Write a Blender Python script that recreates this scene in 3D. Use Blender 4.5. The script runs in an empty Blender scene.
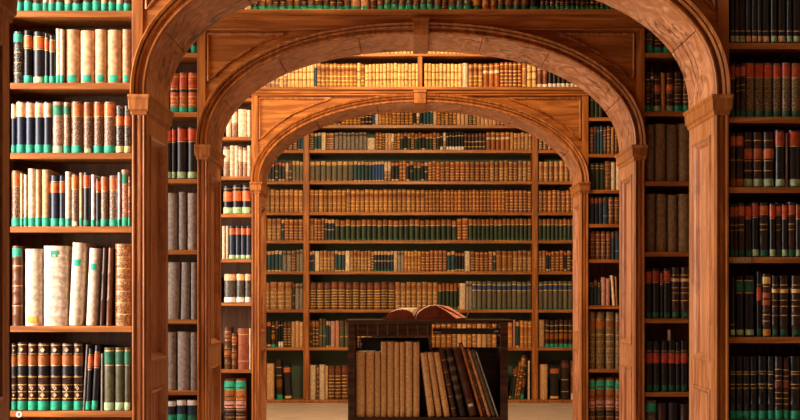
import bpy, math, random
from mathutils import Vector, Matrix
random.seed(7)
D = bpy.data
SC = bpy.context.scene
COL = SC.collection
EYE = 1.30            # camera height, metres
FPX = 1351.0          # focal length in pixels of the 800 px wide frame
VX, VY = 409.0, 295.0 # vanishing point of the aisle

# ------------------------------------------------------------------ camera
cam = D.objects.new('camera', D.cameras.new('camera'))
COL.objects.link(cam)
cam.location = (0, 0, EYE)
cam.rotation_euler = (math.radians(90), 0, 0)
cam.data.sensor_width = 36
cam.data.lens = 36 * FPX / 800
cam.data.shift_x = (400 - VX) / 800
cam.data.shift_y = (VY - 210) / 800
cam.data.clip_start = .05
SC.camera = cam

# ------------------------------------------------------------------ world, light, exposure
SC.view_settings.view_transform = 'Standard'
SC.view_settings.look = 'None'
SC.view_settings.gamma = 1
SC.view_settings.use_curve_mapping = False
SC.view_settings.exposure = 0.0
SC.cycles.use_denoising = True
SC.cycles.max_bounces = 6
w = D.worlds.new('world'); SC.world = w; w.use_nodes = True
w.node_tree.nodes['Background'].inputs[0].default_value = (1, .8, .6, 1)
w.node_tree.nodes['Background'].inputs[1].default_value = .02

def area(name, loc, target, sx, sy, power, color, spread=180):
    l = D.lights.new(name, 'AREA'); l.shape = 'RECTANGLE'; l.size = sx; l.size_y = sy
    l.energy = power; l.color = color; l.spread = math.radians(spread)
    o = D.objects.new(name, l); COL.objects.link(o)
    o.location = loc
    o.rotation_euler = (Vector(target) - Vector(loc)).to_track_quat('-Z', 'Y').to_euler()
    return o
DAY = (1.0, .90, .80); WARM = (1.0, .68, .35)
area('window_light_front', (-2.80, 5.02, 2.10), (0, 5.35, 1.9), 1.15, 2.2, 182, DAY)
area('window_light_second', (-2.80, 7.0, 1.9), (0, 7.2, 1.8), .9, 1.8, 52, DAY)
area('window_light_third', (-2.80, 9.25, 2.1), (0, 9.5, 2.1), 1.3, 2.2, 115, DAY)
area('window_light_back', (-2.80, 13.5, 2.0), (0, 13.8, 1.6), 3.2, 2.4, 60, WARM)
area('ceiling_light_front', (.1, 4.6, 4.0), (.1, 5.0, 0), .5, .3, 3, WARM)
area('ceiling_light_second', (-.7, 7.38, 4.0), (-.6, 7.5, 0), .7, .15, 30, WARM)
area('ceiling_light_third', (-.3, 8.9, 4.0), (-.2, 9.9, 1.2), .7, .4, 90, WARM)
area('ceiling_light_back', (-.3, 11.6, 4.0), (.1, 16.2, 1.2), .7, .6, 200, WARM)
area('front_fill_light', (-.6, -1.0, 3.8), (-.5, 5.8, 1.6), .7, .5, 4, WARM)  # added fill lamp, unseen behind the camera, weakly brightening the near fronts

# ------------------------------------------------------------------ materials
def nt(name):
    m = D.materials.new(name); m.use_nodes = True
    t = m.node_tree; b = t.nodes['Principled BSDF']
    return m, t, b
def mixc(t, fac, a, b, mode='MIX'):
    n = t.nodes.new('ShaderNodeMix'); n.data_type = 'RGBA'; n.blend_type = mode
    for sock, v in ((n.inputs[0], fac), (n.inputs[6], a), (n.inputs[7], b)):
        if hasattr(v, 'links') or hasattr(v, 'is_output'): t.links.new(v, sock)
        elif isinstance(v, (tuple, list)): sock.default_value = tuple(v) + (1,) * (4 - len(v))
        else: sock.default_value = v
    return n.outputs[2]
def rnd(t):
    oi = t.nodes.new('ShaderNodeObjectInfo'); g = t.nodes.new('ShaderNodeNewGeometry')
    a = t.nodes.new('ShaderNodeMath'); a.operation = 'ADD'
    t.links.new(oi.outputs['Random'], a.inputs[0]); t.links.new(g.outputs['Random Per Island'], a.inputs[1])
    f = t.nodes.new('ShaderNodeMath'); f.operation = 'FRACT'; t.links.new(a.outputs[0], f.inputs[0])
    return f.outputs[0]
def ramp(t, src, stops):
    r = t.nodes.new('ShaderNodeValToRGB'); t.links.new(src, r.inputs[0])
    while len(r.color_ramp.elements) < len(stops): r.color_ramp.elements.new(.5)
    for e, (p, c) in zip(r.color_ramp.elements, stops):
        e.position = p; e.color = tuple(c) + (1,) if len(c) == 3 else c
    return r.outputs[0]
def wood(name, dark, light, axis='z', rough=.42, figure=.0, coords='Object'):
    m, t, b = nt(name)
    tc = t.nodes.new('ShaderNodeTexCoord'); mp = t.nodes.new('ShaderNodeMapping')
    t.links.new(tc.outputs[coords], mp.inputs[0])
    sc = {'z': (22, 22, 1.6), 'x': (1.6, 22, 22), 'y': (22, 1.6, 22), 'n': (5, 3.2, 5)}[axis]
    mp.inputs['Scale'].default_value = sc
    n1 = t.nodes.new('ShaderNodeTexNoise'); n1.inputs['Scale'].default_value = 1.6
    n1.inputs['Detail'].default_value = 7; n1.inputs['Roughness'].default_value = .62
    n1.inputs['Distortion'].default_value = .6 if axis != 'n' else 2.2
    t.links.new(mp.outputs[0], n1.inputs[0])
    n2 = t.nodes.new('ShaderNodeTexNoise'); n2.inputs['Scale'].default_value = 1.3
    n2.inputs['Detail'].default_value = 3; t.links.new(tc.outputs[coords], n2.inputs[0])
    c = ramp(t, n1.outputs[0], [(.34, [q * .9 for q in dark]), (.44, dark), (.54, [(a + b_) / 2 for a, b_ in zip(dark, light)]), (.66, light)])
    c = mixc(t, ramp(t, n2.outputs[0], [(.35, (.0,) * 3), (.75, (.35,) * 3)]), c, dark)
    hgt = n1.outputs[0]
    if figure:
        # crackled, wavy veneer figure
        wv = t.nodes.new('ShaderNodeTexWave'); wv.wave_type = 'RINGS'
        wv.inputs['Scale'].default_value = 3.2; wv.inputs['Distortion'].default_value = 14
        wv.inputs['Detail'].default_value = 3; wv.inputs['Detail Scale'].default_value = 1.7
        t.links.new(tc.outputs[coords], wv.inputs[0])
        n3 = t.nodes.new('ShaderNodeTexNoise'); n3.inputs['Scale'].default_value = 2.6; n3.inputs['Detail'].default_value = 1
        t.links.new(tc.outputs[coords], n3.inputs[0])
        k = mixc(t, ramp(t, n3.outputs[0], [(.44, (0, 0, 0)), (.52, (1, 1, 1))]), (1, 1, 1), ramp(t, wv.outputs[0], [(.0, (.22,) * 3), (.20, (1,) * 3)]))
        c = mixc(t, figure, c, mixc(t, 1.0, c, k, 'MULTIPLY'))
    t.links.new(c, b.inputs['Base Color'])
    b.inputs['Roughness'].default_value = rough
    bp = t.nodes.new('ShaderNodeBump'); bp.inputs['Strength'].default_value = .35; bp.inputs['Distance'].default_value = .004
    t.links.new(hgt, bp.inputs['Height']); t.links.new(bp.outputs[0], b.inputs['Normal'])
    return m
WD, WL = (.25, .076, .012), (.53, .192, .038)
W_V = wood('oak_vertical', WD, WL, 'z')
W_H = wood('oak_horizontal', WD, WL, 'x')
W_S = wood('oak_soffit_daylit', (.36, .135, .050), (.68, .32, .165), 'n', .33, 1.0)  # same oak, paler and pinker: daylight on the soffits put into the colour
W_R = wood('oak_reveal_daylit', (.33, .115, .034), (.64, .28, .120), 'z', .36, .3)  # pier oak with the pinkish daylight of the reveals mixed into its colour
W_D = wood('dark_table_wood', (.018, .006, .002), (.12, .042, .014), 'x', .34)
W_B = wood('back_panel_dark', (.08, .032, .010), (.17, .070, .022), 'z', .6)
def flat(name, col, rough=.6, metal=0., var=.0):
    m, t, b = nt(name); b.inputs['Base Color'].default_value = tuple(col) + (1,)
    b.inputs['Roughness'].default_value = rough; b.inputs['Metallic'].default_value = metal
    return m
M_GREENWALL = flat('green_painted_back', (.075, .110, .080), .8)
M_STEEL = flat('bright_metal', (.7, .7, .68), .25, 1)
M_BLACK = flat('black_case', (.008, .008, .009), .4)
M_PLASTER = flat('plaster', (.30, .24, .17), .9)
M_PAPER = flat('white_paper', (.8, .78, .7), .8)
def stone():
    m, t, b = nt('pale_stone_floor')
    n = t.nodes.new('ShaderNodeTexNoise'); n.inputs['Scale'].default_value = 3; n.inputs['Detail'].default_value = 8
    tc = t.nodes.new('ShaderNodeTexCoord'); mp = t.nodes.new('ShaderNodeMapping'); mp.inputs['Scale'].default_value = (1.2, 5, 1)
    t.links.new(tc.outputs['Object'], mp.inputs[0]); t.links.new(mp.outputs[0], n.inputs[0])
    t.links.new(ramp(t, n.outputs[0], [(.3, (.46, .36, .32)), (.7, (.80, .67, .60))]), b.inputs['Base Color'])
    b.inputs['Roughness'].default_value = .45
    return m
M_FLOOR = stone()

def leather(name, col, var=.35, speck=None, rough=.38, spk=.5):
    m, t, b = nt(name)
    tc = t.nodes.new('ShaderNodeTexCoord')
    r = rnd(t)
    n = t.nodes.new('ShaderNodeTexNoise'); n.noise_dimensions = '4D'; n.inputs['Scale'].default_value = 55
    n.inputs['Detail'].default_value = 4
    t.links.new(tc.outputs['Object'], n.inputs[0])
    mu = t.nodes.new('ShaderNodeMath'); mu.operation = 'MULTIPLY'; mu.inputs[1].default_value = 37
    t.links.new(r, mu.inputs[0]); t.links.new(mu.outputs[0], n.inputs['W'])
    lo = [c * (1 - var) for c in col]; hi = [min(.95, c * (1 + var)) for c in col]
    c = ramp(t, r, [(0, lo), (.5, col), (1, hi)])
    c2 = mixc(t, 1.0, c, ramp(t, n.outputs[0], [(.3, (.55,) * 3), (.65, (1.15,) * 3)]), 'MULTIPLY')
    if speck:
        n2 = t.nodes.new('ShaderNodeTexNoise'); n2.inputs['Scale'].default_value = 190; n2.inputs['Detail'].default_value = 2
        t.links.new(tc.outputs['Object'], n2.inputs[0])
        c2 = mixc(t, ramp(t, n2.outputs[0], [(spk - .05, (0,) * 3), (spk + .06, (1,) * 3)]), c2, speck)
    t.links.new(c2, b.inputs['Base Color'])
    b.inputs['Roughness'].default_value = rough
    bp = t.nodes.new('ShaderNodeBump'); bp.inputs['Strength'].default_value = .3; bp.inputs['Distance'].default_value = .0015
    t.links.new(n.outputs[0], bp.inputs['Height']); t.links.new(bp.outputs[0], b.inputs['Normal'])
    return m
P = {}
def pal(k, *a, **kw): P[k] = leather('leather_' + k, *a, **kw)
pal('black', (.010, .010, .013), .5, rough=.35)
pal('navy', (.014, .022, .045), .4, rough=.4)
pal('teal', (.012, .060, .085), .4)
pal('blue', (.018, .060, .20), .3)
pal('dgreen', (.018, .035, .018), .5)
pal('olive', (.09, .085, .045), .3)
pal('greyolive', (.13, .11, .075), .25)
pal('grey', (.27, .22, .185), .2, rough=.7)
pal('ochre', (.20, .125, .045), .2, rough=.7)
pal('brown', (.12, .042, .014), .45)
pal('dbrown', (.045, .016, .008), .5)
pal('redbrown', (.22, .055, .022), .3)
pal('orange', (.33, .095, .016), .4)
pal('amber', (.40, .165, .036), .35)
pal('tan', (.62, .35, .17), .2, rough=.6)
pal('ivory', (.72, .47, .17), .2, rough=.5)
pal('cream', (.72, .56, .38), .15, rough=.6)
pal('paleblue', (.38, .46, .52), .1)
pal('vellum', (.70, .56, .41), .08, rough=.55)
pal('pinkish', (.55, .26, .20), .2)
pal('red', (.50, .070, .020), .3)
pal('rust', (.55, .13, .035), .25)
pal('peach', (.78, .48, .25), .15)
pal('gold', (.80, .50, .16), .25, rough=.25)
pal('green', (.012, .40, .23), .12, rough=.6)
pal('deepgreen', (.012, .14, .07), .3, rough=.6)
pal('palegreen', (.42, .62, .34), .15, rough=.7)
pal('paleyellow', (.75, .70, .30), .12, rough=.7)
pal('yellow', (.75, .36, .03), .1, rough=.7)
pal('white', (.85, .82, .74), .06, rough=.7)
pal('marbbrown', (.10, .045, .025), .3, speck=(.34, .20, .12), spk=.52)
pal('marblight', (.45, .26, .16), .2, speck=(.12, .05, .03), spk=.52)
pal('marbdark', (.022, .02, .018), .3, speck=(.26, .22, .16), spk=.56)
pal('marbgold', (.07, .045, .018), .3, speck=(.34, .23, .09), spk=.51)
pal('ornatetan', (.50, .27, .12), .2, speck=(.16, .06, .02), spk=.50)
pal('foliotan', (.76, .58, .27), .12, rough=.6, speck=(.55, .33, .13), spk=.5)
M_PAGES = P['pages'] = leather('page_paper', (.62, .50, .33), .2, rough=.8)

# ------------------------------------------------------------------ mesh helpers
class MB:
    def __init__(s): s.v = []; s.f = []; s.m = []; s.mats = []
    def mi(s, mat):
        if mat not in s.mats: s.mats.append(mat)
        return s.mats.index(mat)
    def add(s, vs, fs, mat, M=None):
        o = len(s.v)
        s.v += [tuple(M @ Vector(p)) for p in vs] if M else [tuple(p) for p in vs]
        k = s.mi(mat) if not isinstance(mat, list) else None
        for i, f in enumerate(fs):
            s.f.append(tuple(o + j for j in f)); s.m.append(k if k is not None else s.mi(mat[i]))
    def box(s, x0, x1, y0, y1, z0, z1, mat):
        s.add([(x0, y0, z0), (x1, y0, z0), (x1, y1, z0), (x0, y1, z0), (x0, y0, z1), (x1, y0, z1), (x1, y1, z1), (x0, y1, z1)],
              [(0, 3, 2, 1), (4, 5, 6, 7), (0, 1, 5, 4), (1, 2, 6, 5), (2, 3, 7, 6), (3, 0, 4, 7)], mat)
    def sweep(s, pts, prof, mat, closed=False):
        # pts: list of (origin, r_dir, y_dir); prof: closed section polygon (r, y)
        n = len(prof); vs = []
        for o, r, y in pts:
            for a, b in prof: vs.append(o + r * a + y * b)
        fs = []
        L = len(pts)
        for i in range(L if closed else L - 1):
            j = (i + 1) % L
            for k in range(n):
                k2 = (k + 1) % n
                fs.append((i * n + k, i * n + k2, j * n + k2, j * n + k))
        if not closed:
            fs.append(tuple(range(n - 1, -1, -1))); fs.append(tuple((L - 1) * n + k for k in range(n)))
        s.add(vs, fs, mat)
    def build(s, name, parent=None, bevel=0, smooth=False, recalc=True):
        me = D.meshes.new(name); me.from_pydata(s.v, [], s.f)
        for m in s.mats: me.materials.append(m)
        me.polygons.foreach_set('material_index', s.m)
        if smooth: me.polygons.foreach_set('use_smooth', [True] * len(s.f))
        if recalc:
            import bmesh
            bm = bmesh.new(); bm.from_mesh(me); bmesh.ops.recalc_face_normals(bm, faces=bm.faces); bm.to_mesh(me); bm.free()
        if smooth: me.set_sharp_from_angle(angle=math.radians(38))
        me.update()
        o = D.objects.new(name, me); COL.objects.link(o)
        if parent: o.parent = parent; o.matrix_parent_inverse = Matrix.Translation(-parent.location) if parent.type == 'EMPTY' and parent.get('_abs') else Matrix()
        if bevel:
            b = o.modifiers.new('bevel', 'BEVEL'); b.width = bevel; b.segments = 2; b.limit_method = 'ANGLE'; b.angle_limit = math.radians(40)
        return o
def tag(o, label=None, cat=None, group=None, kind=None):
    if label: o['label'] = label
    if cat: o['category'] = cat
    if group: o['group'] = group
    if kind: o['kind'] = kind
    return o
def empty(name, loc=(0, 0, 0)):
    o = D.objects.new(name, None); o.location = loc; o.empty_display_size = .1; COL.objects.link(o); o['_abs'] = 1
    return o

# ------------------------------------------------------------------ the room
Y1, Y2, Y3, YB = 5.82, 7.76, 10.31, 16.28
CX = .092; W = 1.225; PW = .060
XL, XR, ZC, YF = -2.9, 3.1, 4.15, -2.6
def struct(name, mb, **k): return tag(mb.build(name, **k), kind='structure')
m = MB(); m.box(XL - .2, XR + .2, YF - .2, YB + .9, -.12, 0, M_FLOOR); struct('floor', m)
m = MB(); m.box(XL - .2, XR + .2, YF - .2, YB + .9, ZC, ZC + .12, M_PLASTER); struct('ceiling', m)
m = MB(); m.box(XR, XR + .2, YF, YB + .7, 0, ZC, M_PLASTER); struct('wall_right', m)
m = MB(); m.box(XL - .2, XR + .2, YB + .7, YB + .9, 0, ZC, M_PLASTER); struct('wall_back', m)
m = MB(); m.box(XL - .2, XR + .2, YF - .2, YF, 0, ZC, M_PLASTER); struct('wall_front', m)
wins = [(4.10, 5.60), (6.55, 7.45), (8.6, 9.9), (11.9, 15.1)]
m = MB(); y = YF
for a, b in wins:
    m.box(XL - .2, XL, y, a, 0, ZC, M_PLASTER); m.box(XL - .2, XL, a, b, 0, 1.0, M_PLASTER); m.box(XL - .2, XL, a, b, 3.2, ZC, M_PLASTER); y = b
m.box(XL - .2, XL, y, YB + .7, 0, ZC, M_PLASTER)
struct('wall_left', m)
M_GLASS = flat('window_glass', (.8, .85, .9), .1)
for i, (a, b) in enumerate(wins):
    m = MB(); x0, x1 = XL - .12, XL - .06
    for q in (a, b - .06): m.box(x0, x1, q, q + .06, 1.0, 3.2, W_V)
    for q in (1.0, 2.07, 3.14): m.box(x0, x1, a + .06, b - .06, q, q + .06, W_V)
    o = struct('window_%d' % (i + 1), m, bevel=.004)
    g = MB(); g.box(XL - .10, XL - .09, a + .06, b - .06, 1.06, 3.14, M_GLASS); g.build('pane', o)

# ------------------------------------------------------------------ arched bookcases
def zy(py, s): return EYE + (VY - py) / s
def xp(px, s): return (px - VX) / s
def arch_pts(b, n, zs, N=72, off=0.):
    out = []
    for i in range(N + 1):
        t = math.pi * i / N
        c, s_ = math.cos(t), math.sin(t)
        x = W * math.copysign(abs(c) ** (2 / n), c); z = b * abs(s_) ** (2 / n)
        nx = math.copysign(abs(x / W) ** (n - 1), x) / W; nz = (z / b) ** (n - 1) / b
        l = math.hypot(nx, nz); nx /= l; nz /= l
        out.append((CX + x + nx * off, zs + z + nz * off, nx, nz))
    return out
ZS = 2.16; ZF = 2.825; AW = .075
def bookcase(label, y0, T, b, n, shL, shR, zbase, ztop, xoL, xoR, keyed=True, rows=(), bt=.022, ledge=.035, cx=.092):
    global CX
    CX = cx
    y1 = y0 + T
    r = empty('arched_bookcase', (CX, y0, 0)); tag(r, label, 'bookcase', 'arched oak bookcases across the aisle')
    # soffit with joints
    joints = [.13, .30, .42, .58, .72, .87]
    pts = arch_pts(b, n, ZS); L = len(pts)
    m = MB(); sw = []
    for x, z, nx, nz in pts: sw.append((Vector((x, y0, z)), Vector((nx, 0, nz)), Vector((0, 1, 0))))
    # insert grooves
    sw2 = []
    for i, q in enumerate(sw):
        hit = any(abs(j * (L - 1) - i) < .5 for j in joints)
        if hit and 0 < i < L - 1:
            a = q[0].lerp(sw[i - 1][0], .09); c = q[0].lerp(sw[i + 1][0], .09)
            sw2 += [(a, q[1], q[2]), (q[0] + q[1] * .008, q[1], q[2]), (c, q[1], q[2])]
        else: sw2.append(q)
    m.sweep(sw2, [(0, .004), (0, T), (.04, T), (.04, .004)], W_S)
    m.build('soffit', r)
    m = MB()
    prof = [(0, .006), (0, -.010), (.006, -.016), (.014, -.016), (.017, -.004), (.030, -.004), (.036, -.016), (.046, -.020), (.052, -.012), (.056, -.024), (.068, -.028), (.075, -.020), (.075, .03), (.02, .03)]
    prof = [(a * .87, b_ * 1.25 if b_ < 0 else b_) for a, b_ in prof]
    m.sweep(sw, prof, W_V); m.build('archivolt', r, smooth=True)
    # keystone
    xk = .045; zt = ZS + b
    m = MB(); m.box(CX - xk, CX + xk, y0 - .045, y1 + .02, zt - .012, zt + .02, W_V)
    m.box(CX - xk, CX + xk, y0 - .045, y0 + .02, zt + .02, zt + .085, W_V)
    m.box(CX - xk - .006, CX + xk + .006, y0 - .052, y0 + .02, zt + .070, zt + .088, W_V)
    m.build('keystone', r, bevel=.003)
    # spandrel plate, following the arch
    op = arch_pts(b, n, ZS, 120, .045)
    def zarch(x):
        best = ZS
        for (xa, za, *_), (xb, zb, *_) in zip(op, op[1:]):
            if (xa - x) * (xb - x) <= 0 and xa != xb: best = max(best, za + (zb - za) * (x - xa) / (xb - xa))
        return best
    hw = W + PW - .001; m = MB(); NS = 150; vs = []; fs = []
    for i in range(NS + 1):
        x = CX - hw + 2 * hw * i / NS; z = min(zarch(x), ZF + .03)
        vs += [(x, y0 + .006, z), (x, y0 + .006, ZF + .05), (x, y0 + .03, ZF + .05), (x, y0 + .03, z)]
    for i in range(NS):
        a = 4 * i; c = a + 4
        for k in range(4): fs.append((a + k, a + (k + 1) % 4, c + (k + 1) % 4, c + k))
    fs += [(3, 2, 1, 0), tuple(4 * NS + k for k in range(4))]
    m.add(vs, fs, W_H); m.build('spandrel', r)
    m = MB()     # rear plate of the arch wall
    vs = [(x, y1 - .03 + (d and .028), z) for (x, y, z) in vs for d in ((abs(y - y0 - .006) > .001),)]
    m.add(vs, fs, W_H); m.build('rear_spandrel', r)
    # corner panels: curved triangle mouldings
    for sg in (-1, 1):
        q = arch_pts(b, n, ZS, 240, .118)
        arc = [(x, z) for x, z, *_ in q if sg * (x - CX) > .60 and sg * (x - CX) < 1.205 and z < 2.785]
        arc.sort(key=lambda p: sg * p[0])
        thin = [arc[0]]
        for p in arc[1:]:
            if math.hypot(p[0] - thin[-1][0], p[1] - thin[-1][1]) > .045: thin.append(p)
        arc = thin
        xe = CX + sg * 1.222
        poly = arc + [(xe, arc[-1][1] - .03), (xe, 2.80), (arc[0][0] - sg * .05, 2.80)]
        C = Vector((sum(p[0] for p in poly) / len(poly), 0, sum(p[1] for p in poly) / len(poly)))
        sw3 = []
        for k, (x, z) in enumerate(poly):
            p0 = Vector((poly[k - 1][0], 0, poly[k - 1][1])); p1 = Vector((poly[(k + 1) % len(poly)][0], 0, poly[(k + 1) % len(poly)][1]))
            o = Vector((x, 0, z)); d = (p1 - p0).normalized(); nn = Vector((d.z, 0, -d.x))
            if nn.dot(o - C) < 0: nn = -nn
            sw3.append((Vector((x, y0 + .007, z)), nn, Vector((0, 1, 0))))
        m = MB(); m.sweep(sw3, [(-.009, 0), (-.006, -.011), (.0, -.015), (.006, -.013), (.010, -.004), (.012, 0)], W_V, closed=True)
        m.build('panel_moulding', r, smooth=True)
        # pilaster strip above the capital
        xa, xb = sorted((CX + sg * (W + .012), CX + sg * (W + PW)))
        m = MB(); m.box(xa, xb, y0 - .006, y0 + .006, ZS + .0, ZF, W_V); m.build('upper_stile', r, bevel=.002)
    # frieze
    m = MB(); m.box(CX - hw, CX + hw, y0 - .010, y0 + .03, ZF, zbase - .022, W_H)
    m.box(CX - hw, CX + hw, y0 - .020, y0 + .03, zbase - .045, zbase - .022, W_H)
    m.box(CX - hw, CX + hw, y0 - .014, y0 + .0, ZF - .004, ZF + .008, W_H)
    m.build('frieze', r, bevel=.003)
    # piers
    for sg in (-1, 1):
        def X(a, b_): return sorted((CX + sg * a, CX + sg * b_))
        m = MB(); xa, xb = X(W + .026, W + PW)
        m.box(xa, xb, y0 + .012, y1 - .012, .0, 2.075, W_R)
        xa, xb = X(W, W + .030)
        for ya, yb in ((y0, y0 + .085), (y1 - .085, y1)): m.box(xa, xb, ya, yb, 0, 2.075, W_R)
        for za, zb in ((0, .20), (.885, 1.01), (2.0, 2.075)): m.box(xa, xb, y0 + .085, y1 - .085, za, zb, W_R)
        xa, xb = X(W, W + PW); m.box(xa, xb, y0 - .001, y0 + .012, 0, 2.075, W_V); m.box(xa, xb, y1 - .012, y1, 0, 2.075, W_V)
        o = m.build('pilaster', r, bevel=.0025)
        for za, zb in ((.20, .885), (1.01, 2.0)):
            ya, yb = y0 + .085, y1 - .085
            loop = [(ya, za), (yb, za), (yb, zb), (ya, zb)]
            sw3 = []
            for k, (yy, zz) in enumerate(loop):
                dy = 1 if yy == yb else -1; dz = 1 if zz == zb else -1
                sw3.append((Vector((CX + sg * W, yy, zz)), Vector((0, -dy, -dz)), Vector((sg, 0, 0))))
            mm = MB(); mm.sweep(sw3, [(0, -.004), (.008, -.006), (.015, .006), (.020, .010), (.028, .024), (.028, .030), (0, .030)], W_R, closed=True)
            mm.build('panel_moulding', o)
        # front beads
        m = MB()
        for u, wd, pr in ((.003, .009, .012), (.020, .016, .006), (.046, .012, .014)):
            xa, xb = X(W + u, W + u + wd); m.box(xa, xb, y0 - pr, y0 + .002, .16, 2.075, W_V)
        xa, xb = X(W - .012, W + PW); m.box(xa, xb, y0 - .02, y1 + .02, 0, .16, W_V)
        m.build('front_bead', r, bevel=.0035)
        m = MB(); P0 = [(2.072, .004), (2.078, .010), (2.088, .012), (2.092, .016), (2.098, .026), (2.140, .030), (2.144, .036), (2.152, .042), (2.16, .042)]
        vs = []; fs = []
        for z, pr in P0:
            xa, xb = X(W - pr * .55, W + PW + min(pr * .4, .012)); ya, yb = y0 - pr, y1 + pr * .6
            vs += [(xa, ya, z), (xb, ya, z), (xb, yb, z), (xa, yb, z)]
        for i in range(len(P0) - 1):
            for k in range(4): a = 4 * i + k; c = 4 * i + (k + 1) % 4; fs.append((a, c, c + 4, a + 4))
        fs += [(3, 2, 1, 0), tuple(4 * (len(P0) - 1) + k for k in range(4))]
        m.add(vs, fs, W_V); m.build('capital', r, bevel=.002)
    # side cases
    yb = y0 + .26
    for sg, sh, xo in ((-1, shL, xoL), (1, shR, xoR)):
        xi = CX + sg * (W + PW); xa, xb = sorted((xi, xo))
        for z in sh:
            m = MB(); m.box(xa, xb, y0 + .002, yb, z - bt, z, W_H)
            m.box(xa, xb, y0 - .004, y0 + .002, z - bt - .004, z, W_H); m.build('shelf', r, bevel=.002)
        m = MB(); m.box(xa, xb, yb, yb + .02, 0, ZC, W_B); m.build('back_panel', r)
        xw = XL if sg < 0 else XR
        xa, xb = sorted((xo, xw)); m = MB(); m.box(xa, xb, y0, y1, 0, ZC, W_V); m.build('side_panel', r)
        xa, xb = sorted((xi, xo)); m = MB(); m.box(xa, xb, y1 - .02, y1, 0, ZC, W_V); m.build('rear_panel', r)
        xa, xb = sorted((CX + sg * (W + .012), xi)); m = MB(); m.box(xa, xb, y0 + .006, y1 - .006, ZS, ZC, W_V); m.build('upright', r, bevel=.002)
    # shelves above the arch
    hx = W + .012
    zs = [zbase] + list(rows)
    for z in zs:
        m = MB(); m.box(CX - hx, CX + hx, y0 - (ledge if z == zbase else .004), yb, z - .022, z, W_H); m.build('shelf', r, bevel=.003)
    m = MB(); m.box(CX - hx, CX + hx, yb, yb + .02, zbase - .02, ZC, W_B); m.build('back_panel', r)
    m = MB(); m.box(CX - hx, CX + hx, y1 - .02, y1, ZF, ZC, W_V); m.build('rear_panel', r)
    if rows:
        m = MB(); m.box(CX - .018, CX + .018, y0, yb, zbase, ZC, W_V); m.build('divider', r, bevel=.002)
    else:
        m = MB(); m.box(CX - hx, CX + hx, y0 + .0, y0 + .02, ztop, ZC, W_H); m.build('upper_panel', r)
    return r

S1, S2, S3, SB = 232., 174., 131., 83.
a1L = [zy(p, S1) for p in (-61, 11, 83, 153, 226.5, 326, 411, 495)]
a1R = [zy(p, S1) for p in (-30, 43, 117, 187, 257, 337, 420, 505)]
a2L = [zy(p, S2) for p in (3, 53, 112.5, 179, 250, 319.5, 390.5, 457)]
a2R = [zy(p, S2) for p in (3, 53, 111.5, 181.5, 252, 318.5, 392, 457)]
a3L = [zy(p, S3) for p in (60, 98, 137, 176.5, 214, 259, 302.5, 369.5, 441)]
a3R = [zy(p, S3) for p in (60, 88, 117.5, 154, 190, 224, 259.5, 305.5, 369, 441)]
bookcase('oak arched bookcase nearest the camera, mostly out of frame at left edge', 3.30, .54, .64, 2.3, [1.2, 1.6], [1.2, 1.6], 2.93, 2.93, -1.75, 1.95)
bookcase('large oak arched bookcase with daylight-tinted pale pinkish soffit, first full arch', Y1, .54, .64, 2.3, a1L, a1R, 2.93, 2.93, -1.76, 1.74)
bookcase('middle oak arched bookcase with green-labelled books on its ledge', Y2, .56, .64, 2.2, a2L, a2R, zy(12, S2), 3.3, -1.72, 1.80, ledge=.075, cx=.069)
bookcase('smallest farthest oak arched bookcase with cream books above its arch', Y3, .50, .61, 2.05, a3L, a3R, zy(87.5, S3), 3.3, -1.80, 1.95, rows=(zy(53.5, S3), 3.42), cx=.084)

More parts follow.
